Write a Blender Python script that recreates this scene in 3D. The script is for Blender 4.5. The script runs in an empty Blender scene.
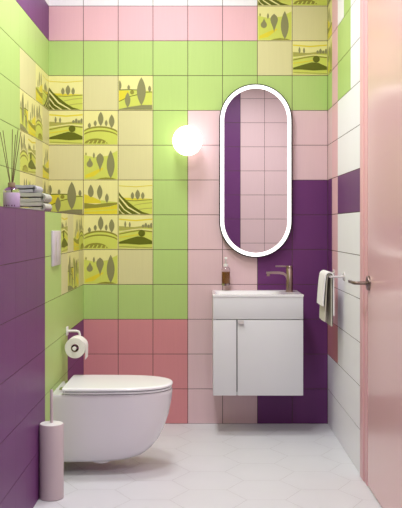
import bpy, bmesh, math, random
from math import pi, sin, cos
from mathutils import Vector, Matrix
random.seed(4)
S = bpy.context.scene
C = S.collection

# ------------------------------------------------------------------ camera
F = 870.0                                   # focal length in pixels of the 402x508 frame
CZ = 1.129
cam = bpy.data.cameras.new('camera'); co = bpy.data.objects.new('camera', cam); C.objects.link(co)
co.location = (0, 0, CZ); co.rotation_euler = (pi/2, 0, 0)
cam.sensor_fit = 'HORIZONTAL'; cam.sensor_width = 36; cam.lens = F/402*36
cam.shift_y = -26.8/402
cam.clip_start = .05
S.camera = co
# ------------------------------------------------------------------ world and exposure
w = bpy.data.worlds.new('world'); S.world = w; w.use_nodes = True
w.node_tree.nodes['Background'].inputs[0].default_value = (.9, .92, 1, 1)
w.node_tree.nodes['Background'].inputs[1].default_value = .3
S.view_settings.view_transform = 'Standard'; S.view_settings.look = 'None'
S.view_settings.gamma = 1; S.view_settings.use_curve_mapping = False
S.view_settings.exposure = 0.06
# ------------------------------------------------------------------ lamps of the room and one added lamp (area lights under the ceiling fittings)
CEIL = 2.85
LIGHTS = [(-.2, 4.05, 18, .20), (-.15, 3.0, 21, .20), (.5, .8, 26, .20)]  # the last one is added, to brighten the front wall in the mirror
for i, (x, y, p, r) in enumerate(LIGHTS):
    l = bpy.data.lights.new('ceiling_lamp_light', 'AREA'); l.shape = 'DISK'; l.size = r*2
    l.energy = p; l.color = (.965, .975, 1)
    o = bpy.data.objects.new('ceiling_lamp_light', l); o.location = (x, y, CEIL-.066); C.objects.link(o)
GLOBE_E, LED_E = 2.6, 1.2

# ------------------------------------------------------------------ helpers
def lin(c):
    c = c/255
    return c/12.92 if c <= .04045 else ((c+.055)/1.055)**2.4
def rgb(r, g, b): return (lin(r), lin(g), lin(b), 1)
def mat(name, col, rough=.5, metal=0, spec=.5, noise=0, nscale=(8, 8, 8), bump=0, coat=0, trans=0, ior=1.45, emit=None, es=0, sub=0):
    m = bpy.data.materials.new(name); m.use_nodes = True
    nt = m.node_tree; b = nt.nodes['Principled BSDF']
    b.inputs['Base Color'].default_value = col; b.inputs['Roughness'].default_value = rough
    b.inputs['Metallic'].default_value = metal; b.inputs['Specular IOR Level'].default_value = spec
    b.inputs['Coat Weight'].default_value = coat; b.inputs['Transmission Weight'].default_value = trans
    b.inputs['IOR'].default_value = ior
    if emit: b.inputs['Emission Color'].default_value = emit; b.inputs['Emission Strength'].default_value = es
    tc = nt.nodes.new('ShaderNodeTexCoord'); mp = nt.nodes.new('ShaderNodeMapping'); mp.inputs['Scale'].default_value = nscale
    nz = nt.nodes.new('ShaderNodeTexNoise'); nz.inputs['Scale'].default_value = 1; nz.inputs['Detail'].default_value = 3
    nt.links.new(tc.outputs['Object'], mp.inputs[0]); nt.links.new(mp.outputs[0], nz.inputs[0])
    if noise:
        mx = nt.nodes.new('ShaderNodeMix'); mx.data_type = 'RGBA'
        lo = tuple(v*(1-noise) for v in col[:3])+(1,); hi = tuple(min(1, v*(1+noise)) for v in col[:3])+(1,)
        mx.inputs[6].default_value = lo; mx.inputs[7].default_value = hi
        nt.links.new(nz.outputs[0], mx.inputs[0]); nt.links.new(mx.outputs[2], b.inputs['Base Color'])
    if bump:
        bp = nt.nodes.new('ShaderNodeBump'); bp.inputs['Strength'].default_value = bump; bp.inputs['Distance'].default_value = .002
        nt.links.new(nz.outputs[0], bp.inputs['Height']); nt.links.new(bp.outputs[0], b.inputs['Normal'])
    return m
def tag(o, label=None, cat=None, group=None, kind=None):
    for k, v in (('label', label), ('category', cat), ('group', group), ('kind', kind)):
        if v: o[k] = v
    return o
def obj(name, bm, mats, parent=None, smooth=False, loc=None, ang=None):
    me = bpy.data.meshes.new(name)
    bmesh.ops.recalc_face_normals(bm, faces=bm.faces) if ang != 'keep' else None
    bm.to_mesh(me); bm.free()
    for m in (mats if isinstance(mats, (list, tuple)) else [mats]): me.materials.append(m)
    o = bpy.data.objects.new(name, me); C.objects.link(o)
    if smooth:
        for p in me.polygons: p.use_smooth = True
        try: me.set_sharp_from_angle(angle=math.radians(40))
        except Exception: pass
    if parent: o.parent = parent
    if loc: o.location = loc
    return o
def thing(name, loc, label, cat, group=None, rz=0):
    o = bpy.data.objects.new(name, None); o.empty_display_size = .05; C.objects.link(o)
    o.location = loc; o.rotation_euler.z = rz
    return tag(o, label, cat, group)
def box(bm, a, b, bev=0, seg=2, mi=0):
    a = Vector(a); b = Vector(b)
    r = bmesh.ops.create_cube(bm, size=1, matrix=Matrix.Translation((a+b)/2) @ Matrix.Diagonal((*(b-a), 1)))
    fs = {f for v in r['verts'] for f in v.link_faces}
    for f in fs: f.material_index = mi
    if bev:
        es = {e for f in fs for e in f.edges}
        bmesh.ops.bevel(bm, geom=list(es), offset=bev, segments=seg, affect='EDGES', profile=.5)
def lathe(bm, prof, c=(0, 0, 0), n=40, axis='Z', mi=0):
    rings = []
    R = {'Z': Matrix.Identity(3), 'X': Matrix.Rotation(pi/2, 3, 'Y'), 'Y': Matrix.Rotation(-pi/2, 3, 'X')}[axis]
    for (r, z) in prof:
        if r < 1e-6: rings.append([bm.verts.new(R @ Vector((0, 0, z))+Vector(c))])
        else: rings.append([bm.verts.new(R @ Vector((r*cos(2*pi*k/n), r*sin(2*pi*k/n), z))+Vector(c)) for k in range(n)])
    for A, B in zip(rings, rings[1:]):
        for k in range(n):
            q = [A[k % len(A)], A[(k+1) % len(A)], B[(k+1) % len(B)], B[k % len(B)]]
            u = []
            for v in q:
                if v not in u: u.append(v)
            if len(u) >= 3:
                f = bm.faces.new(u); f.material_index = mi
def tube(bm, pts, rad, n=14, mi=0):
    pts = [Vector(p) for p in pts]; rings = []
    rads = rad if isinstance(rad, (list, tuple)) else [rad]*len(pts)
    up = None
    for i, p in enumerate(pts):
        d = (pts[min(i+1, len(pts)-1)]-pts[max(i-1, 0)]).normalized()
        if up is None: up = Vector((0, 0, 1)) if abs(d.z) < .9 else Vector((1, 0, 0))
        a = d.cross(up).normalized(); b = a.cross(d).normalized(); up = b
        rings.append([bm.verts.new(p+a*rads[i]*cos(2*pi*k/n)+b*rads[i]*sin(2*pi*k/n)) for k in range(n)])
    for A, B in zip(rings, rings[1:]):
        for k in range(n): bm.faces.new([A[k], A[(k+1) % n], B[(k+1) % n], B[k]]).material_index = mi
    bm.faces.new(rings[0][::-1]).material_index = mi; bm.faces.new(rings[-1]).material_index = mi
def arc(c, r, a0, a1, n=8):
    return [(c[0]+r*cos(a0+(a1-a0)*i/n), c[1]+r*sin(a0+(a1-a0)*i/n)) for i in range(n+1)]
def ribbon(bm, path, th, place, t0, t1, steps=6, wob=.0):
    """a sheet of thickness th that follows the 2-D path, swept from t0 to t1; place(a, b, t) -> world"""
    n = len(path); L, R_ = [], []
    for i in range(n):
        p, q = path[max(i-1, 0)], path[min(i+1, n-1)]
        dx, dy = q[0]-p[0], q[1]-p[1]; d = math.hypot(dx, dy) or 1
        nx, ny = -dy/d*th/2, dx/d*th/2
        L.append((path[i][0]+nx, path[i][1]+ny)); R_.append((path[i][0]-nx, path[i][1]-ny))
    loop = L+R_[::-1]; rings = []
    for s in range(steps+1):
        t = t0+(t1-t0)*s/steps
        rings.append([bm.verts.new(place(a+wob*sin(7*b*60+s*1.3), b, t)) for a, b in loop])
    m = len(loop)
    for A, B in zip(rings, rings[1:]):
        for k in range(m): bm.faces.new([A[k], A[(k+1) % m], B[(k+1) % m], B[k]])
    for rg in (rings[0], rings[-1]):
        for i in range(n-1): bm.faces.new([rg[i], rg[i+1], rg[m-2-i], rg[m-1-i]])

# ------------------------------------------------------------------ tile materials
def tilem(name, c, rough=.42, axis=(170, 170, 5)):
    return mat(name, rgb(*c), rough, spec=.25, noise=.035, nscale=axis, bump=.12)
PAL = dict(
    white=(243, 241, 245), blush=(223, 192, 196), rose=(228, 182, 189), salmon=(214, 142, 146),
    green=(178, 205, 122), purple=(109, 57, 112), plain=(213, 208, 154),
    dark=(98, 104, 26), olive=(144, 142, 56), tree=(138, 137, 92), yellow=(220, 208, 56),
    lime=(204, 212, 96), pale=(229, 225, 152), sage=(170, 168, 84))
KEYS = ['grout']+list(PAL)
TM = [mat('tile_grout', rgb(92, 72, 62), .8)]+[tilem('tile_'+k, PAL[k]) for k in PAL]
IX = {k: i for i, k in enumerate(KEYS)}

# ------------------------------------------------------------------ printed landscapes, unit square, v up
def leaf(u, b, h, wd, fat=.5, n=9):
    L = []
    for s in (1, -1):
        for i in range(n):
            t = i/n if s == 1 else 1-i/n
            k = sin(pi*(t**(math.log(.5)/math.log(fat))))**.85 if 0 < t < 1 else 0
            L.append((u+s*wd/2*k, b+h*t))
    return L
def ell(u, v, a, b, n=16): return [(u+a*cos(2*pi*i/n), v+b*sin(2*pi*i/n)) for i in range(n)]
def band(top, th):
    return list(top)+[(u, v-th) for u, v in reversed(top)]
def fill(top, lo=0): return list(top)+[(1, lo), (0, lo)]
def archc(u0, v0, w_, h, n=14, a=0, b=1): return [(a+(b-a)*i/n, v0+h*math.sqrt(max(0, 1-((a+(b-a)*i/n-u0)/w_)**2))) for i in range(n+1)]
def PA():
    L = [('yellow', fill([(0, .5), (1, .46)], .4)), ('lime', [(.1, .44), (.5, .42), (1, .46), (1, 0), (.3, 0)]),
         ('olive', band([(.15, .43), (.5, .415), (1, .45)], .025)),
         ('sage', band([(.45, .28), (.7, .33), (1, .36)], .02)), ('sage', band([(.6, .16), (.8, .19), (1, .2)], .02)),
         ('yellow', band([(0, .85), (.5, .82), (1, .86)], .02))]
    L += [('tree', leaf(.41, .44, .22, .1)), ('tree', leaf(.56, .43, .3, .14)), ('tree', leaf(.71, .44, .22, .1))]
    L += [('dark', [(0, .66), (.1, .54), (.3, .36), (.5, .2), (.7, .08), (.92, .01), (0, .01)])]
    for a, b in ((.56, .66), (.38, .4), (.2, .19)):
        L.append(('pale', [(0, a), (b*.45, a*.42), (b, .01), (b-.06, .01), (b*.4, a*.36), (0, a-.06)]))
    return L
def PB():
    L = [('yellow', band([(0, .9), (.5, .86), (1, .9)], .04)), ('lime', fill([(0, .56), (.5, .62), (1, .62)])),
         ('sage', [(0, .68), (.45, .65), (.7, .68), (1, .66), (1, .61), (.7, .62), (.35, .57), (0, .55)]),
         ('tree', leaf(.2, .63, .2, .06)), ('tree', leaf(.33, .63, .18, .06))]
    L += [('tree', leaf(.72+.08*i, .63, .1+.05*(i % 2), .08)) for i in range(4)]
    L += [('olive', band([(0, .46), (.3, .52), (.6, .57), (1, .53)], .03)), ('pale', band([(0, .52), (.3, .57), (.6, .61), (1, .57)], .03)),
          ('yellow', band([(0, .36), (.3, .4), (.6, .45)], .025)), ('dark', ell(.68, .47, .1, .1)),
          ('dark', [(0, .22), (.3, .31), (.55, .38), (.75, .36), (1, .25), (1, .16), (.6, .14), (.25, .17), (0, .17)]),
          ('sage', band([(0, .1), (.5, .08), (1, .06)], .02)), ('pale', band([(0, .05), (.5, .03), (1, .03)], .02))]
    return L
def PC():
    L = [('pale', fill([(0, .95), (1, .95)], .5)),
         ('olive', fill(archc(.48, .1, .72, .45))), ('lime', fill(archc(.48, .07, .7, .43))),
         ('olive', fill(archc(.48, .04, .7, .4))), ('lime', fill(archc(.48, .015, .7, .38)))]
    L += [('tree', leaf(.17, .48, .17, .09)), ('tree', leaf(.34, .54, .18, .09)), ('tree', leaf(.5, .55, .42, .16)),
          ('tree', leaf(.66, .54, .19, .08)), ('tree', leaf(.82, .49, .4, .16))]
    L += [('olive', archc(.36, .0, .36, .19, 12, .01, .71))]
    for i in range(5): L.append(('lime', [(.08+.13*i, .01), (.17+.12*i, .14-.012*abs(i-2)), (.2+.12*i, .13-.012*abs(i-2)), (.12+.13*i, .01)]))
    return L
def PD():
    L = [('lime', fill([(0, .72), (.3, .66), (.7, .7), (1, .85)])), ('yellow', [(.05, .14), (.5, .34), (.6, .34), (.3, .1), (.05, .05)]),
         ('sage', ell(.18, .46, .095, .1)), ('tree', [(.09, .46), (.14, .55), (.185, .65), (.23, .55), (.27, .46), (.25, .4), (.18, .36), (.11, .4)]),
         ('tree', leaf(.3, .62, .18, .06)), ('olive', leaf(.07, .7, .1, .04)), ('tree', leaf(.48, .22, .56, .22, .7)),
         ('tree', leaf(.79, .04, .82, .23, .48)), ('olive', [(.38, .01), (.5, .05), (.65, .07), (.85, .05), (.96, .01)])]
    return L
def PE():
    L = [('lime', fill([(0, .58), (.5, .6), (1, .55)])), ('pale', band([(0, .93), (1, .93)], .12)), ('yellow', [(0, .57), (.3, .57), (.32, .42), (0, .25)]),
         ('dark', band([(0, .6), (.3, .61), (.58, .6)], .025)), ('dark', band([(0, .26), (.3, .4), (.58, .47)], .022)), ('dark', band([(.74, .53), (1, .54)], .02)),
         ('tree', leaf(.04, .57, .3, .1)), ('tree', leaf(.3, .58, .16, .08)), ('tree', leaf(.91, .52, .2, .09)), ('olive', ell(.4, .52, .06, .06)),
         ('tree', [(0, .01), (0, .03), (.35, .1), (.7, .15), (1, .15), (1, .01)]),
         ('tree', leaf(.27, .07, .45, .16)), ('tree', leaf(.67, .14, .82, .26))]
    return L
def PF():
    L = [('yellow', [(0, .6), (.3, .5), (.66, .33), (0, .33)]), ('tree', leaf(.21, .5, .38, .17, .4)), ('tree', leaf(.47, .43, .44, .16)),
         ('lime', [(.5, .42), (1, .36), (1, .3), (.5, .3)]), ('tree', leaf(.68, .34, .28, .11)),
         ('olive', [(0, .34), (.35, .3), (.7, .34), (1, .35), (1, .3), (.75, .24), (.4, .2), (0, .17)]),
         ('yellow', [(0, .17), (.4, .2), (.75, .23), (1, .3), (1, .01), (0, .01)]), ('lime', band([(0, .11), (.5, .13), (1, .16)], .025))]
    return L
PR = dict(A=PA, B=PB, C=PC, D=PD, E=PE, F=PF)

def wall(name, org, ud, nd, u0, u1, v1, tiles, gu=.003, gv=.003, v0=0, thick=.08):
    """tiled wall: a grout-coloured slab carrying raised tiles; org + ud*u + z*v, nd points into the room"""
    bm = bmesh.new(); org = Vector(org); ud = Vector(ud); nd = Vector(nd); Z = Vector((0, 0, 1))
    P = lambda u, v, d: org+ud*u+Z*v+nd*d
    c = [bm.verts.new(P(u, v, d)) for d in (-thick, 0) for u, v in ((u0, v0), (u1, v0), (u1, v1), (u0, v1))]
    for q in ((0, 3, 2, 1), (4, 5, 6, 7), (0, 1, 5, 4), (1, 2, 6, 5), (2, 3, 7, 6), (3, 0, 4, 7)): bm.faces.new([c[i] for i in q])
    H, B = .0016, (.0008 if gu > .002 else .0003)
    for (a, b, lo, hi, colr) in tiles:
        a += gu/2; b -= gu/2; lo += gv/2; hi -= gv/2
        pr = None
        if colr in PR: pr = PR[colr]; colr = 'pale'
        mi = IX[colr]
        o_ = [bm.verts.new(P(u, v, -.0005)) for u, v in ((a, lo), (b, lo), (b, hi), (a, hi))]
        m_ = [bm.verts.new(P(u, v, H-B)) for u, v in ((a, lo), (b, lo), (b, hi), (a, hi))]
        t_ = [bm.verts.new(P(u, v, H)) for u, v in ((a+B, lo+B), (b-B, lo+B), (b-B, hi-B), (a+B, hi-B))]
        bm.faces.new(t_).material_index = mi
        for X, Y in ((o_, m_), (m_, t_)):
            for k in range(4): bm.faces.new([X[k], X[(k+1) % 4], Y[(k+1) % 4], Y[k]]).material_index = mi
        if pr:
            wdt = min(.2, b-a)
            for li, (cm, poly) in enumerate(pr()):
                vs = []
                for u, v in poly:
                    u = min(.985, max(.015, u)); v = min(.985, max(.015, v))
                    p = P(a+(b-a)*u, lo+(hi-lo)*v, H+.00012*(li+1))
                    if not vs or (p-vs[-1]).length > 1e-5: vs.append(p)
                if (vs[0]-vs[-1]).length < 1e-5: vs.pop()
                if len(vs) >= 3: bm.faces.new([bm.verts.new(p) for p in vs]).material_index = IX[cm]
    # keep the print faces facing the room
    bm.normal_update()
    bmesh.ops.recalc_face_normals(bm, faces=[f for f in bm.faces if f.material_index == 0])
    for f in bm.faces:
        if f.material_index and abs(f.normal.dot(nd)) > .5 and f.normal.dot(nd) < 0: f.normal_flip()
    return tag(obj(name, bm, TM, ang='keep'), kind='structure')

# ------------------------------------------------------------------ the room: back wall at y = 5, floor at z = 0
YB, XL, XLL, XR, YF, XRR = 5.0, -.876, -.676, .730, -.3, 1.6
YE = 2.62                                    # where the right wall ends and the room widens
T = .2
# back wall, columns from x = XL
G = {14: 'white white white white white white plain A', 13: 'white white white white white white A C',
     12: 'rose rose rose rose rose rose D plain', 11: 'green green green green green green plain B',
     10: 'A plain E green green green green green', 9: 'B C plain green blush blush blush blush',
     8: 'plain D plain green blush blush blush blush', 7: 'E F A green blush blush purple purple',
     6: '- C B green blush blush purple purple', 5: '- D plain green blush blush purple purple',
     4: '- green green green blush blush purple purple', 3: '- salmon salmon salmon blush blush purple purple',
     2: '- salmon salmon salmon blush blush purple purple', 1: '- salmon salmon salmon blush blush purple purple'}
tl = []
for r, row in G.items():
    for c, k in enumerate(row.split()):
        if k == '-': continue
        tl.append((XL+T*c, XL+T*(c+1)+(.004 if c == 7 else 0), T*(r-1), T*r, k))
wall('wall_back', (0, YB, 0), (1, 0, 0), (0, -1, 0), XL-.08, XR+.08, CEIL, tl)
# left upper wall, u = distance from back wall
def lrow(r, first, rest, n=26): return [first[j] if j < len(first) else rest for j in range(n)]
Ltop = {14: ([], 'white'), 13: ([], 'white'), 12: ([], 'purple'), 11: ([], 'green'), 10: (['A', 'F', 'plain', 'plain'], 'green'),
        9: (['plain', 'C', 'F', 'E'], 'green'), 8: (['F', 'plain', 'B', 'C'], 'green'), 7: (['E', 'plain', 'D', 'F'], 'green')}
tl = []
for r, (a, b) in Ltop.items():
    for j, k in enumerate(lrow(r, a, b)): tl.append((T*j, T*(j+1), T*(r-1), T*r, k))
wall('wall_left_upper', (XL, YB, 0), (0, -1, 0), (1, 0, 0), 0, YB-YF, CEIL, tl, gu=.0004, gv=.0026, v0=1.2)
# left lower wall: the boxed-in installation wall with a ledge
Llow = {6: ['C', 'F', 'plain', 'B', 'green', 'green'], 5: ['plain', 'D', 'E', 'plain', 'green', 'green'], 4: ['green']*6,
        3: ['purple']*3+['green']*3, 2: ['purple']*3+['green']*3, 1: ['purple']*3+['green']*3}
tl = []
for r, a in Llow.items():
    for j, k in enumerate(lrow(r, a, 'purple')): tl.append((T*j+(.037 if j > 5 else 0), min(YB-YF, T*(j+1)+(.037 if j > 4 else 0)), T*(r-1), T*r, k))
wall('wall_left_lower', (XLL, YB, 0), (0, -1, 0), (1, 0, 0), 0, YB-YF, 1.198, tl, gu=.0004, gv=.0026, thick=.2)
bm = bmesh.new(); box(bm, (XL, YF, 1.196), (XLL+.0016, YB, 1.2), .001, 1, IX['purple'])
tag(obj('trim_1', bm, TM), kind='structure')
# right wall
Rr = {14: ['A', 'rose', 'white', 'green', 'white'], 13: ['E', 'rose', 'white', 'green', 'white'], 12: ['F', 'rose', 'white', 'green', 'white'],
      11: ['D', 'rose', 'green', 'green', 'white'], 10: ['green', 'rose', 'green', 'green', 'white'], 9: ['blush', 'rose'], 8: ['blush', 'rose'],
      7: ['purple', 'rose']+['purple']*5, 6: ['purple', 'rose'], 5: ['purple', 'rose'], 4: ['purple', 'rose'], 3: ['salmon', 'salmon'], 2: [], 1: []}
tl = []
edges = [0, .165]+[.165+.2*i for i in range(1, 12)]
DY1, DY0, DH = 3.79, 2.99, 2.42                # door opening along y, height
for r, a in Rr.items():
    for j in range(len(edges)-1):
        k = a[j] if j < len(a) else 'white'
        u0, u1 = edges[j], min(edges[j+1], YB-YE)
        ya, yb = YB-u0, YB-u1
        if u1 <= u0: continue
        if T*(r-1) >= DH-.03 or yb >= DY1: tl.append((u0, u1, T*(r-1), T*r, k)); continue
        if ya > DY1: tl.append((u0, YB-DY1, T*(r-1), min(T*r, 9), k))
        if yb < DY0: tl.append((max(u0, YB-DY0), u1, T*(r-1), T*r, k))
# slabs around the door opening: the tiles sit on three pieces
far = [t for t in tl if t[0] < YB-DY1 and t[1] <= YB-DY1+1e-6]
top = [t for t in tl if t[2] >= DH-.03 and t[1] > YB-DY1+1e-6]
near = [t for t in tl if t not in far and t not in top]
top = [(max(a, YB-DY1), b, c, d, k) for a, b, c, d, k in top]
top = [(a, b, c, d, k) for a, b, c, d, k in top if b-a > .02]
wall('wall_right', (XR, YB, 0), (0, -1, 0), (-1, 0, 0), 0, YB-DY1, CEIL, far, gu=.0004, gv=.0036, thick=.12)
wall('wall_right_above_door', (XR, YB, 0), (0, -1, 0), (-1, 0, 0), YB-DY1, YB-DY0, CEIL, top, gu=.0004, gv=.0026, v0=DH, thick=.12)
wall('wall_right_near', (XR, YB, 0), (0, -1, 0), (-1, 0, 0), YB-DY0, YB-YE, CEIL, near, gu=.0004, gv=.0026, thick=.12)
# front wall, bigger tiles: the one the mirror shows
P2 = .283
tl = []
for i in range(-5, 5):
    for j in range(-4, 7):
        a, b = .463+P2*i, .463+P2*(i+1); c, d = .942+P2*j, .942+P2*(j+1)
        a = max(a, XL); b = min(b, XRR); c = max(c, 0); d = min(d, CEIL)
        if b-a > .01 and d-c > .01: tl.append((a, b, c, d, 'purple' if i < 0 else 'blush'))
wall('wall_front', (0, YF, 0), (1, 0, 0), (0, 1, 0), XL-.08, XRR+.08, CEIL, tl, gu=.004, gv=.004)
def plainwall(name, a, b, m):
    bm = bmesh.new(); box(bm, a, b); return tag(obj(name, bm, m), kind='structure')
M_paint = mat('white_paint', rgb(240, 238, 235), .7, noise=.01)
plainwall('ceiling', (XL-.08, YF-.08, CEIL), (XRR+.08, YB+.08, CEIL+.08), M_paint)
plainwall('wall_right_return', (XR+.12, YE, 0), (XRR+.08, YE+.1, CEIL), M_paint)
plainwall('wall_right_wide', (XRR, YF-.08, 0), (XRR+.08, YE, CEIL), M_paint)

# floor: hexagonal tiles on a grout bed
M_floor = mat('floor_tile', rgb(222, 222, 226), .42, spec=.4, noise=.025, nscale=(6, 6, 6), bump=.05)
M_fgrout = mat('floor_grout', rgb(200, 196, 199), .8)
bm = bmesh.new(); box(bm, (XL-.08, YF-.08, -.08), (XRR+.08, YB+.08, -.001), mi=1)
R6 = .16; ax, ay = R6*1.5, R6*math.sqrt(3)
def clip(poly, ax_, lim, sgn):
    out = []
    for i, p in enumerate(poly):
        q = poly[(i+1) % len(poly)]
        ip, iq = (p[ax_]-lim)*sgn <= 0, (q[ax_]-lim)*sgn <= 0
        if ip: out.append(p)
        if ip != iq:
            t = (lim-p[ax_])/(q[ax_]-p[ax_]); out.append((p[0]+(q[0]-p[0])*t, p[1]+(q[1]-p[1])*t))
    return out
for i in range(-6, 10):
    for j in range(-3, 26):
        cx, cy = i*ax+.03, j*ay+(ay/2 if i % 2 else 0)
        rr = R6-.001
        poly = [(cx+rr*cos(pi/3*k), cy+rr*sin(pi/3*k)) for k in range(6)]
        for a_, l_, s_ in ((0, XLL+.001, -1), (0, XRR, 1), (1, YF, -1), (1, YB, 1)):
            if poly: poly = clip(poly, a_, l_, s_)
        if len(poly) >= 3:
            vs = [bm.verts.new((x, y, 0)) for x, y in poly]; f = bm.faces.new(vs)
tag(obj('floor', bm, [M_floor, M_fgrout]), kind='structure')
bpy.data.objects['floor'].data.update()

# ------------------------------------------------------------------ door and casing
M_door = mat('door_lacquer', rgb(231, 187, 186), .17, spec=.5, noise=0, coat=0)
M_case = mat('casing_lacquer', rgb(230, 176, 180), .4, noise=0)
M_nick = mat('brushed_nickel', rgb(160, 140, 134), .3, metal=1, noise=.03, nscale=(40, 40, 200))
M_bronze = mat('dark_nickel', rgb(128, 110, 104), .3, metal=1, noise=.02)
M_chr = mat('chrome', rgb(215, 208, 205), .15, metal=1, noise=.01)
bm = bmesh.new(); box(bm, (XR-.0045, DY0+.003, .004), (XR+.045, DY1-.003, DH-.004), .002, 1)
door = tag(obj('door_1', bm, M_door), kind='structure')
door['label'] = 'glossy pink door in the right wall with a lever handle'
hx, hy, hz = XR-.0045, 3.75, .888
bm = bmesh.new(); lathe(bm, [(0, 0), (.031, 0), (.031, -.007), (.029, -.010), (0, -.010)], (hx, hy, hz), 36, 'X')
hd = obj('door_handle', bm, M_bronze, door, True)
bm = bmesh.new(); tube(bm, [(hx-.008, hy, hz), (hx-.046, hy, hz), (hx-.056, hy+.003, hz), (hx-.061, hy+.012, hz), (hx-.063, hy+.03, hz)], .0075)
box(bm, (hx-.069, hy+.02, hz-.007), (hx-.057, hy+.135, hz+.006), .003, 2)
obj('lever', bm, M_bronze, hd, True)
bm = bmesh.new()
cw = .095
box(bm, (XR-.0095, DY1+.07, 0), (XR+.001, DY1+.155, DH+.09), .003); box(bm, (XR-.006, DY1, 0), (XR+.001, DY1+.071, DH+.09), .002)
tag(obj('trim_2', bm, M_case, None, True), kind='structure')
bm = bmesh.new(); box(bm, (XR-.015, DY0-cw, 0), (XR+.001, DY0, DH+.09), .004)
tag(obj('trim_3', bm, M_case, None, True), kind='structure')
bm = bmesh.new(); box(bm, (XR-.015, DY0+.001, DH), (XR+.001, DY1-.001, DH+.09), .004)
tag(obj('trim_4', bm, M_case, None, True), kind='structure')

# ------------------------------------------------------------------ ceiling lamps
M_white = mat('white_plastic', rgb(238, 236, 234), .35, noise=.01)
M_diff = mat('lamp_diffuser', rgb(255, 250, 245), .5, emit=(1, .96, .92, 1), es=2)
nm = ['round white ceiling lamp above the toilet and vanity', 'round white ceiling lamp level with the pink door', 'round white ceiling lamp added to brighten the front wall']
for (x, y, p, r), lb in zip(LIGHTS, nm):
    t = thing('ceiling_lamp', (x, y, CEIL), lb, 'ceiling lamp')
    bm = bmesh.new(); lathe(bm, [(r+.02, 0), (r+.02, -.05), (r+.005, -.055), (r, -.05), (r, 0)], n=48); obj('lamp_ring', bm, M_white, t, True)
    bm = bmesh.new(); lathe(bm, [(r, -.045), (r*.9, -.052), (0, -.055)], n=48); obj('diffuser', bm, M_diff, t, True)

# ------------------------------------------------------------------ toilet
M_cer = mat('white_ceramic', rgb(240, 238, 241), .12, spec=.5, noise=.006, coat=.3)
M_seat = mat('toilet_seat_plastic', rgb(244, 243, 246), .22, noise=.006)
M_dark = mat('dark_gap', rgb(70, 62, 66), .6, noise=.02)
TY = 4.075
to = thing('toilet', (XLL, TY, 0), 'white wall-hung toilet with closed lid on the green tiled wall', 'toilet')
def dring(bm, x0, x1, hw, z, n=28, e=2.3, xs=None):
    """D outline in the toilet's own frame: straight from x0 then a rounded nose reaching x1"""
    nose = min(.26, (x1-x0)*.72); cx = x1-nose; pts = [(x0, -hw)]
    for i in range(4): pts.append((x0+(cx-x0)*(i+1)/5, -hw*(1+.02*sin(pi*(i+1)/5))))
    for i in range(n+1):
        a = -pi/2+pi*i/n
        pts.append((cx+nose*abs(cos(a))**(2/e), hw*math.copysign(abs(sin(a))**(2/e), sin(a))))
    for i in range(3, -1, -1): pts.append((x0+(cx-x0)*(i+1)/5, hw*(1+.02*sin(pi*(i+1)/5))))
    pts.append((x0, hw))
    return [bm.verts.new((x, y, z)) for x, y in pts]
def loft(bm, rings, cap0=True, cap1=True):
    for A, B in zip(rings, rings[1:]):
        n = len(A)
        for k in range(n): bm.faces.new([A[k], A[(k+1) % n], B[(k+1) % n], B[k]])
    if cap0: bm.faces.new(rings[0][::-1])
    if cap1: bm.faces.new(rings[-1])
bm = bmesh.new()
prof = [(.056, .28, .085), (.057, .325, .100), (.062, .368, .118), (.076, .405, .134), (.105, .444, .149), (.145, .476, .158), (.20, .505, .165), (.26, .525, .169), (.32, .537, .172), (.360, .542, .174), (.372, .542, .174), (.377, .539, .171)]
loft(bm, [dring(bm, .002, tip, hw, z) for z, tip, hw in prof])
obj('bowl', bm, mat('bowl_ceramic', rgb(228, 223, 229), .16, noise=.006, coat=.2), to, True)
bm = bmesh.new()
loft(bm, [dring(bm, .06, .540-d, .180-d, z) for z, d in ((.3795, .004), (.381, .001), (.388, 0), (.3895, .003))])
obj('seat', bm, M_seat, to, True)
bm = bmesh.new()
loft(bm, [dring(bm, .066, .534, .174, z) for z in (.377, .3805)])
loft(bm, [dring(bm, .066, .534, .174, z) for z in (.389, .3945)])
obj('seam_shade', bm, M_dark, to)  # dark slabs in the seat and lid seams, shade put into their colour
bm = bmesh.new()
loft(bm, [dring(bm, .055, .544-d, .186-d, z) for z, d in ((.3935, .004), (.395, .001), (.401, 0), (.4045, .002), (.407, .006), (.408, .02))])
obj('lid', bm, M_seat, to, True)
for s in (-1, 1):
    bm = bmesh.new(); box(bm, (.028, s*.085-.016, .377), (.058, s*.085+.016, .394), .004); obj('hinge', bm, M_chr, to, True)
bm = bmesh.new(); lathe(bm, [(.0, .034), (.022, .035), (.040, .042), (.046, .058)], (.212, -.03, 0)); obj('drain_cap', bm, M_cer, to, True)

# flush plate
py0, py1, pz0, pz1 = 3.915, 4.13, .952, 1.113
fp = thing('flush_plate', (XLL+.0016, (py0+py1)/2, pz0), 'pale rectangular flush plate on the wall above the toilet', 'flush plate')
ly = (py1-py0)/2; lz = pz1-pz0
M_plate = mat('plate_plastic', rgb(206, 196, 208), .3, noise=.01)
bm = bmesh.new(); box(bm, (0, -ly, 0), (.009, ly, lz), .003); obj('plate', bm, M_plate, fp, True)
for a, b in ((-ly+.02, -.006), (-.001, ly-.02)):
    bm = bmesh.new(); box(bm, (.008, a, .02), (.0094, b, lz-.02), .001); obj('button', bm, M_plate, fp, True)

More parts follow.
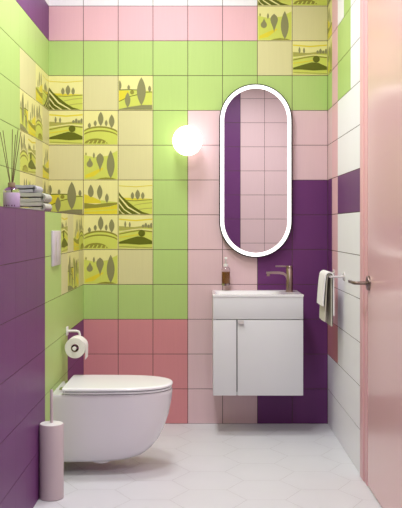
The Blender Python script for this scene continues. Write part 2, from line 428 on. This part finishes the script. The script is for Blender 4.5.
# ------------------------------------------------------------------ toilet paper holder and roll
M_paper = mat('tissue_paper', rgb(232, 228, 222), .9, noise=.04, nscale=(60, 60, 60), bump=.3)
M_card = mat('cardboard', rgb(120, 88, 66), .9, noise=.05)
hp = thing('toilet_paper_holder', (XLL+.0016, 4.36, .609), 'white toilet paper holder on the purple tiles behind the toilet', 'toilet paper holder')
bm = bmesh.new(); box(bm, (0, -.022, -.022), (.008, .022, .022), .003); obj('wall_plate', bm, M_white, hp, True)
bm = bmesh.new(); tube(bm, [(.006, 0, 0), (.05, 0, 0), (.062, 0, -.004), (.066, 0, -.016), (.067, -.002, -.052), (.066, -.008, -.061), (.066, -.03, -.063), (.066, -.175, -.063)], .0065)
lathe(bm, [(0, -.007), (.009, -.007), (.010, 0), (.009, .007), (0, .007)], (.066, -.178, -.063), 20, 'Y')
obj('arm', bm, M_white, hp, True)
ro = thing('toilet_paper_roll', (XLL+.068, 4.245, .546), 'white toilet paper roll hanging on its wall holder', 'toilet paper')
r0, r1 = .018, .0495
bm = bmesh.new(); lathe(bm, [(r0+.001, -.05), (r1-.002, -.05), (r1, -.048), (r1, .048), (r1-.002, .05), (r0+.001, .05)], (0, 0, 0), 48, 'Y'); obj('tissue', bm, M_paper, ro, True)
bm = bmesh.new(); lathe(bm, [(r0+.001, -.0505), (r0-.001, -.0505), (r0-.001, .0505), (r0+.001, .0505), (r0+.001, -.0505)], (0, 0, 0), 32, 'Y'); obj('core', bm, M_card, ro, True)
bm = bmesh.new()
ribbon(bm, arc((0, 0), r1+.0012, .6, -.1, 8)+[(r1+.001, -.02), (r1+.0005, -.04), (r1-.001, -.056)], .0012, lambda a, b, t: Vector((a, t, b)), -.049, .049)
obj('loose_sheet', bm, M_paper, ro, True)

# ------------------------------------------------------------------ toilet brush
M_mauve = mat('mauve_metal', rgb(196, 178, 182), .35, noise=.02)
tb = thing('toilet_brush', (-.6235, 3.63, 0), 'mauve cylinder toilet brush holder on the floor against the purple tiles', 'toilet brush')
bm = bmesh.new(); lathe(bm, [(0, 0), (.047, 0), (.0505, .003), (.0505, .306), (.049, .309), (.045, .309), (.045, .02), (0, .02)], n=56); obj('holder', bm, M_mauve, tb, True)
bm = bmesh.new(); lathe(bm, [(0, .314), (.015, .314), (.046, .312), (.048, .310), (.046, .307), (0, .307)], n=56); obj('lid', bm, M_white, tb, True)
bm = bmesh.new(); lathe(bm, [(0, .452), (.004, .452), (.006, .449), (.006, .3), (0, .3)], n=20); obj('handle', bm, M_mauve, tb, True)

# ------------------------------------------------------------------ reed diffuser on the ledge
M_glass = mat('clear_glass', rgb(244, 240, 246), .05, trans=1, noise=0, ior=1.3)
M_lilac = mat('lilac_label', rgb(190, 168, 200), .6, noise=.02)
M_print = mat('label_print', rgb(100, 70, 96), .7, noise=.02)
M_reed = mat('rattan_reed', rgb(112, 92, 66), .7, noise=.1)
M_neck = mat('diffuser_collar', rgb(150, 126, 104), .5, noise=.05)
ZL = 1.2
rd = thing('reed_diffuser', (-.76, 3.49, ZL), 'reed diffuser bottle with lilac label and brown sticks on the ledge', 'reed diffuser')
bm = bmesh.new(); lathe(bm, [(0, .001), (.029, .001), (.0325, .005), (.0325, .072), (.030, .080), (.020, .087), (.0125, .090), (.0125, .096)], n=48); obj('bottle', bm, M_glass, rd, True)
bm = bmesh.new(); lathe(bm, [(0, .006), (.0295, .006), (.0295, .062), (0, .062)], n=40)
obj('liquid', bm, mat('scented_oil', rgb(214, 204, 214), .3, noise=.02), rd, True)
bm = bmesh.new(); lathe(bm, [(.0328, .008), (.0334, .009), (.0334, .066), (.0328, .067)], n=48)
lb = obj('label', bm, M_lilac, rd, True)
bm = bmesh.new()
for k, wd in enumerate((.10, .16, .09, .15, .12)):
    a = -2.35+k*.32
    n = 4
    for q in range(n):
        a0, a1 = a+wd*q/n, a+wd*(q+1)/n
        vs = [bm.verts.new((.0337*cos(t), .0337*sin(t), z)) for t, z in ((a0, .012), (a1, .012), (a1, .018), (a0, .018))]
        bm.faces.new(vs)
obj('lettering', bm, M_print, lb)
bm = bmesh.new(); lathe(bm, [(.0135, .088), (.0145, .090), (.0145, .106), (.0135, .108), (.006, .108)], n=32); obj('collar', bm, M_neck, rd, True)
for dx, dy, h in ((-.048, .01, .312), (-.030, -.02, .315), (.016, .0, .30), (.020, .03, .325), (.040, -.01, .312), (.010, -.03, .318)):
    bm = bmesh.new(); tube(bm, [(-dx*.28, -dy*.2, .012), (dx*.12, dy*.1, .10), (dx, dy, h)], .0015, 8); obj('reed', bm, M_reed, rd, True)

# ------------------------------------------------------------------ folded towels on the ledge
M_towel = [mat('grey_towel_'+n, rgb(*c), .95, noise=.06, nscale=(150, 150, 150), bump=.6) for n, c in (('a', (176, 176, 186)), ('b', (184, 186, 174)), ('c', (190, 190, 178)))]
tz = ZL
specs = [(-.862, -.702, .0180, .175, 'grey-green folded towel at the bottom of the stack on the ledge'),
         (-.864, -.702, .0180, .170, 'grey-green folded towel in the middle of the stack on the ledge'),
         (-.862, -.742, .0145, .160, 'grey folded towel on top of the stack on the ledge')]
TYy = 3.93
for i, (xa, xb, th, dep, lb) in enumerate(specs):
    gap = .0055; r = (th+gap)/2
    path = [(xa+(xb-th-xa)*k/8, .5*th+.001*sin(k*1.1)) for k in range(9)]
    path += arc((xb-th/2-r, .5*th+r), r, -pi/2, pi/2, 10)[1:-1]
    path += [(xb-th-(xb-th-xa)*k/8, .5*th+2*r+.001*sin(k*1.3)) for k in range(9)]
    bm = bmesh.new()
    dz = tz
    ribbon(bm, path, th, lambda a, b, t, dz=dz: Vector((a+(0 if t > .02 else .002), t, b+dz)), TYy, TYy+dep, 4)
    bmesh.ops.bevel(bm, geom=[e for e in bm.edges if all(abs(v.co.y-TYy) < 1e-4 for v in e.verts) and len(e.link_faces) == 2 and abs(e.link_faces[0].normal.dot(e.link_faces[1].normal)) < .5], offset=.002, segments=2, affect='EDGES')
    o = obj('folded_towel', bm, M_towel[(2-i)], None, True)
    tag(o, lb, 'towel', 'folded towels on the ledge')
    tz += 2*th+gap+.001

# ------------------------------------------------------------------ vanity cabinet and washbasin
M_cab = mat('white_lacquer', rgb(222, 221, 225), .38, noise=.008)
VX0, VX1, VY, VT, VB = .065, .548, 4.665, .755, .226
va = thing('vanity_cabinet', ((VX0+VX1)/2, YB, VB), 'white two-door wall-hung vanity cabinet under the oval mirror', 'cabinet')
wd = (VX1-VX0)/2; D = VY-YB; H = VT-VB
bm = bmesh.new(); t_ = .016
box(bm, (-wd, D+.019, 0), (-wd+t_, -.002, H)); box(bm, (wd-t_, D+.019, 0), (wd, -.002, H))
box(bm, (-wd+t_, D+.019, 0), (wd-t_, -.002, t_)); box(bm, (-wd+t_, -.014, t_), (wd-t_, -.002, H))
obj('carcass', bm, M_cab, va)
zs = .405
bm = bmesh.new(); box(bm, (-wd, D, zs+.004), (wd, D+.017, H), .0012); obj('front_panel', bm, M_cab, va, True)
bm = bmesh.new(); box(bm, (-wd+.017, D+.02, .017), (wd-.017, D+.024, H-.002)); obj('recess', bm, mat('grey_recess', rgb(150, 145, 148), .6, noise=.01), va)
xs = -wd+.128
bm = bmesh.new(); box(bm, (-wd, D, 0), (xs-.003, D+.017, zs), .0012); obj('door', bm, M_cab, va, True)
bm = bmesh.new(); box(bm, (xs+.003, D, 0), (wd, D+.017, zs), .0012); dr = obj('door', bm, M_cab, va, True)
bm = bmesh.new(); box(bm, (xs+.005, D-.012, zs-.021), (xs+.036, D+.001, zs+.001), .0015); obj('handle', bm, mat('grey_handle', rgb(212, 207, 208), .4, metal=.2, noise=.01), dr, True)

bx0, bx1, by0 = VX0-.003, VX1+.003, VY-.004
wb = thing('washbasin', ((bx0+bx1)/2, YB, VT), 'white shallow rectangular washbasin on the wall-hung cabinet', 'washbasin')
bm = bmesh.new()
hw = (bx1-bx0)/2; d0 = by0-YB
def rrect(x0, x1, y0, y1, r, z, n=6):
    P_ = []
    for cx, cy, a in ((x1-r, y1-r, 0), (x0+r, y1-r, pi/2), (x0+r, y0+r, pi), (x1-r, y0+r, 3*pi/2)):
        for i in range(n+1): P_.append(bm.verts.new((cx+r*cos(a+pi/2*i/n), cy+r*sin(a+pi/2*i/n), z)))
    return P_
h_ = .013
rg = [rrect(-hw+.03, hw-.14, d0+.03, -.10, .03, -.06), rrect(-hw+.002, hw-.002, d0+.002, -.002, .003, .0005), rrect(-hw, hw, d0, -.002, .004, .002), rrect(-hw, hw, d0, -.002, .004, h_-.002), rrect(-hw+.002, hw-.002, d0+.002, -.002, .003, h_),
      rrect(-hw+.014, hw-.108, d0+.016, -.085, .03, h_), rrect(-hw+.02, hw-.114, d0+.022, -.091, .03, h_-.005), rrect(-hw+.035, hw-.135, d0+.035, -.105, .03, -.04), rrect(-hw+.07, hw-.17, d0+.07, -.14, .02, -.05)]
loft(bm, rg[0:1]+rg[1:])
obj('basin', bm, M_cer, wb, True)
bm = bmesh.new(); lathe(bm, [(.02, -.0495), (.02, -.047), (0, -.047)], (-.05, d0/2-.03, 0), 24); obj('drain', bm, M_chr, wb, True)

# faucet
fz = VT+h_
fa = thing('faucet', (.493, 4.85, fz), 'brushed nickel single-lever faucet standing at the right end of the washbasin', 'faucet')
bm = bmesh.new(); lathe(bm, [(0, 0), (.023, 0), (.023, .004), (.0195, .006), (.0195, .128), (.018, .130), (0, .130)], n=36); obj('body', bm, M_nick, fa, True)
bm = bmesh.new()
pth = [(-.008, .058), (-.012, .080), (-.020, .094), (-.034, .103), (-.055, .107), (-.095, .108), (-.129, .106)]
ribbon(bm, pth, .014, lambda a, b, t: Vector((a, t, b)), -.013, .013, 2)
bmesh.ops.bevel(bm, geom=list(bm.edges), offset=.0015, segments=2, affect='EDGES')
lathe(bm, [(0, .089), (.009, .089), (.009, .1), (0, .1)], (-.117, 0, 0), 20)
obj('spout', bm, mat('satin_nickel', rgb(200, 184, 178), .3, metal=1, noise=.02), fa, True)
bm = bmesh.new(); lathe(bm, [(0, .131), (.0185, .131), (.0185, .143), (.017, .146), (0, .146)], n=36)
box(bm, (-.078, -.0085, .139), (.005, .0085, .1465), .002)
obj('lever', bm, M_nick, fa, True)

# soap dispenser in its wall holder
M_soap = mat('brown_soap', rgb(146, 98, 44), .35, noise=.1)
M_tag = mat('pale_label', rgb(214, 206, 200), .6, noise=.02)
sx, sy, sz = (225.9-201)/176.5, 4.94, CZ-(283.8-226.5)/176
so = thing('soap_dispenser', (sx, sy, sz), 'clear soap dispenser with brown soap on the wall left of the faucet', 'soap dispenser')
bm = bmesh.new(); lathe(bm, [(0, .0), (.021, .0), (.0235, .003), (.0235, .088), (.020, .097), (.011, .102), (.011, .108)], n=36); obj('bottle', bm, M_glass, so, True)
bm = bmesh.new(); lathe(bm, [(0, .003), (.021, .003), (.022, .006), (.022, .072), (0, .072)], n=36); obj('liquid', bm, M_soap, so, True)
bm = bmesh.new(); lathe(bm, [(0, .118), (.0115, .118), (.0125, .114), (.0125, .102)], n=28)
lathe(bm, [(0, .150), (.004, .150), (.004, .118)], n=14)
box(bm, (-.008, -.03, .146), (.008, .009, .155), .002)
obj('pump', bm, M_white, so, True)
bm = bmesh.new()
lathe(bm, [(.0, -.004), (.0245, -.004), (.0245, -.001), (0, -.001)], n=36)
box(bm, (-.006, .020, -.004), (.006, .0565, -.0012))
so2 = thing('dispenser_holder', (sx, sy, sz-.001), 'thin metal wall holder carrying the soap dispenser', 'holder')
obj('shelf', bm, M_chr, so2, True)
bm = bmesh.new(); lathe(bm, [(.0245, .002), (.026, .002), (.026, .007), (.0245, .007), (.0245, .002)], n=36)
box(bm, (-.006, .0257, .002), (.006, .0565, .007)); obj('ring', bm, M_chr, so2, True)

# ------------------------------------------------------------------ lit oval mirror
mx_, mz_, mw, mh = (255.75-201)/175.3, CZ+(227.2-170.5)/175.3-.001, .4165, .993
mi = thing('illuminated_mirror', (mx_, YB, mz_), 'tall oval mirror with a glowing white rim above the washbasin', 'mirror')
def stad(bm, w_, h, y, n=28):
    r = w_/2; c = h/2-r
    P_ = [(r*cos(pi*i/n), c+r*sin(pi*i/n)) for i in range(n+1)]+[(-r*cos(pi*i/n), -c-r*sin(pi*i/n)) for i in range(n+1)]
    return [bm.verts.new((x, y, z)) for x, z in P_]
M_black = mat('black_metal', rgb(30, 26, 28), .4, noise=.02)
M_led = mat('led_rim', rgb(255, 255, 255), .5, emit=(1, .985, .97, 1), es=LED_E)
M_mirror = mat('mirror_glass', (.93, .93, .93, 1), .0, metal=1)
bm = bmesh.new(); W, Hh = mw, mh
loft(bm, [stad(bm, W-.01, Hh-.01, -.001), stad(bm, W, Hh, -.004), stad(bm, W, Hh, -.036), stad(bm, W-.003, Hh-.003, -.038), stad(bm, W-.012, Hh-.012, -.038), stad(bm, W-.012, Hh-.012, -.03)], True, True)
obj('frame', bm, M_black, mi, True)
bm = bmesh.new()
loft(bm, [stad(bm, W-.0125, Hh-.0125, -.031), stad(bm, W-.0125, Hh-.0125, -.037), stad(bm, W-.055, Hh-.055, -.037), stad(bm, W-.055, Hh-.055, -.031)], False, False)
obj('led_strip', bm, M_led, mi)
bm = bmesh.new(); f = bm.faces.new(stad(bm, W-.055, Hh-.055, -.0365))
r = bmesh.ops.extrude_face_region(bm, geom=[f]); bmesh.ops.translate(bm, verts=[v for v in r['geom'] if isinstance(v, bmesh.types.BMVert)], vec=(0, .004, 0))
obj('mirror_glass', bm, M_mirror, mi)

# ------------------------------------------------------------------ globe wall lamp
gx, gy, gz, gr = (187.4-201)/177.6, 4.9, CZ+(227.1-140.6)/177.6, .084
gl = thing('wall_lamp', (gx, YB-.0016, gz), 'round glowing white globe lamp on the wall left of the mirror', 'wall lamp')
M_globe = mat('opal_glass', rgb(255, 250, 240), .3, emit=(1, .96, .88, 1), es=GLOBE_E)
bm = bmesh.new(); lathe(bm, [(0, 0), (.045, 0), (.045, -.012), (.03, -.018), (.03, -.03), (0, -.03)], n=36, axis='Y'); obj('wall_mount', bm, M_white, gl, True)
bm = bmesh.new(); lathe(bm, [(gr*sin(pi*i/24), gr*cos(pi*i/24)) for i in range(25)], (0, gy-YB, 0), 48); obj('globe', bm, M_globe, gl, True)

# ------------------------------------------------------------------ towel rail and hand towel on the right wall
rz = .878; rx = .655; ry0, ry1 = 4.41, 4.75
rl = thing('towel_rail', (XR-.0016, (ry0+ry1)/2, rz), 'white and chrome towel rail on the right wall beside the door', 'towel rail')
hl = (ry1-ry0)/2; dx = rx-XR
M_rail = mat('satin_rail', rgb(222, 216, 218), .25, metal=.5, noise=.01)
bm = bmesh.new(); tube(bm, [(dx, -hl-.006, 0), (dx, hl+.006, 0)], .005); obj('bar', bm, M_rail, rl, True)
for s in (-1, 1):
    bm = bmesh.new(); tube(bm, [(0, s*hl, 0), (dx, s*hl, 0)], .006)
    lathe(bm, [(0, 0), (.021, 0), (.021, -.005), (.018, -.008), (0, -.008)], (0, s*hl, 0), 28, 'X')
    obj('bracket', bm, M_rail, rl, True)
M_ht1 = mat('hand_towel_white', rgb(243, 238, 238), .95, noise=.05, nscale=(120, 120, 120), bump=.6)
M_ht2 = mat('hand_towel_olive', rgb(204, 198, 182), .95, noise=.08, nscale=(20, 400, 8), bump=.6)
M_ht3 = mat('hand_towel_stripe', rgb(50, 44, 44), .95, noise=.08, nscale=(120, 120, 120), bump=.4)
ht = thing('hand_towel', (rx, ry0+.02, rz), 'folded white and olive hand towel with dark stripes hung over the rail', 'towel')
def drape(name, m, rad, th, lf, lb_, t0, t1, wob=.0, sp=.006):
    """lf: drop on the room side, lb_: drop on the wall side"""
    path = [(-rad-sp*(1-k/8)**.7, -lf*(1-k/8)) for k in range(8)]+[(x, z) for x, z in arc((0, 0), rad, pi, 0, 10)]+[(rad+.001*k/8, -lb_*k/8) for k in range(1, 9)]
    bm = bmesh.new(); ribbon(bm, path, th, lambda a, b, t: Vector((a+wob*sin(t*45)*min(1, abs(b)*8), t, b)), t0, t1, 14)
    return obj(name, bm, m, ht, True)
drape('inner_layer', M_ht2, .0105, .005, .232, .255, .006, .205, .0015, .013)
drape('dark_stripe', M_ht3, .0149, .0030, .14, .25, .003, .208, .0015, .0145)
drape('outer_layer', M_ht1, .0202, .0065, .152, .20, .0, .212, .0015, .014)
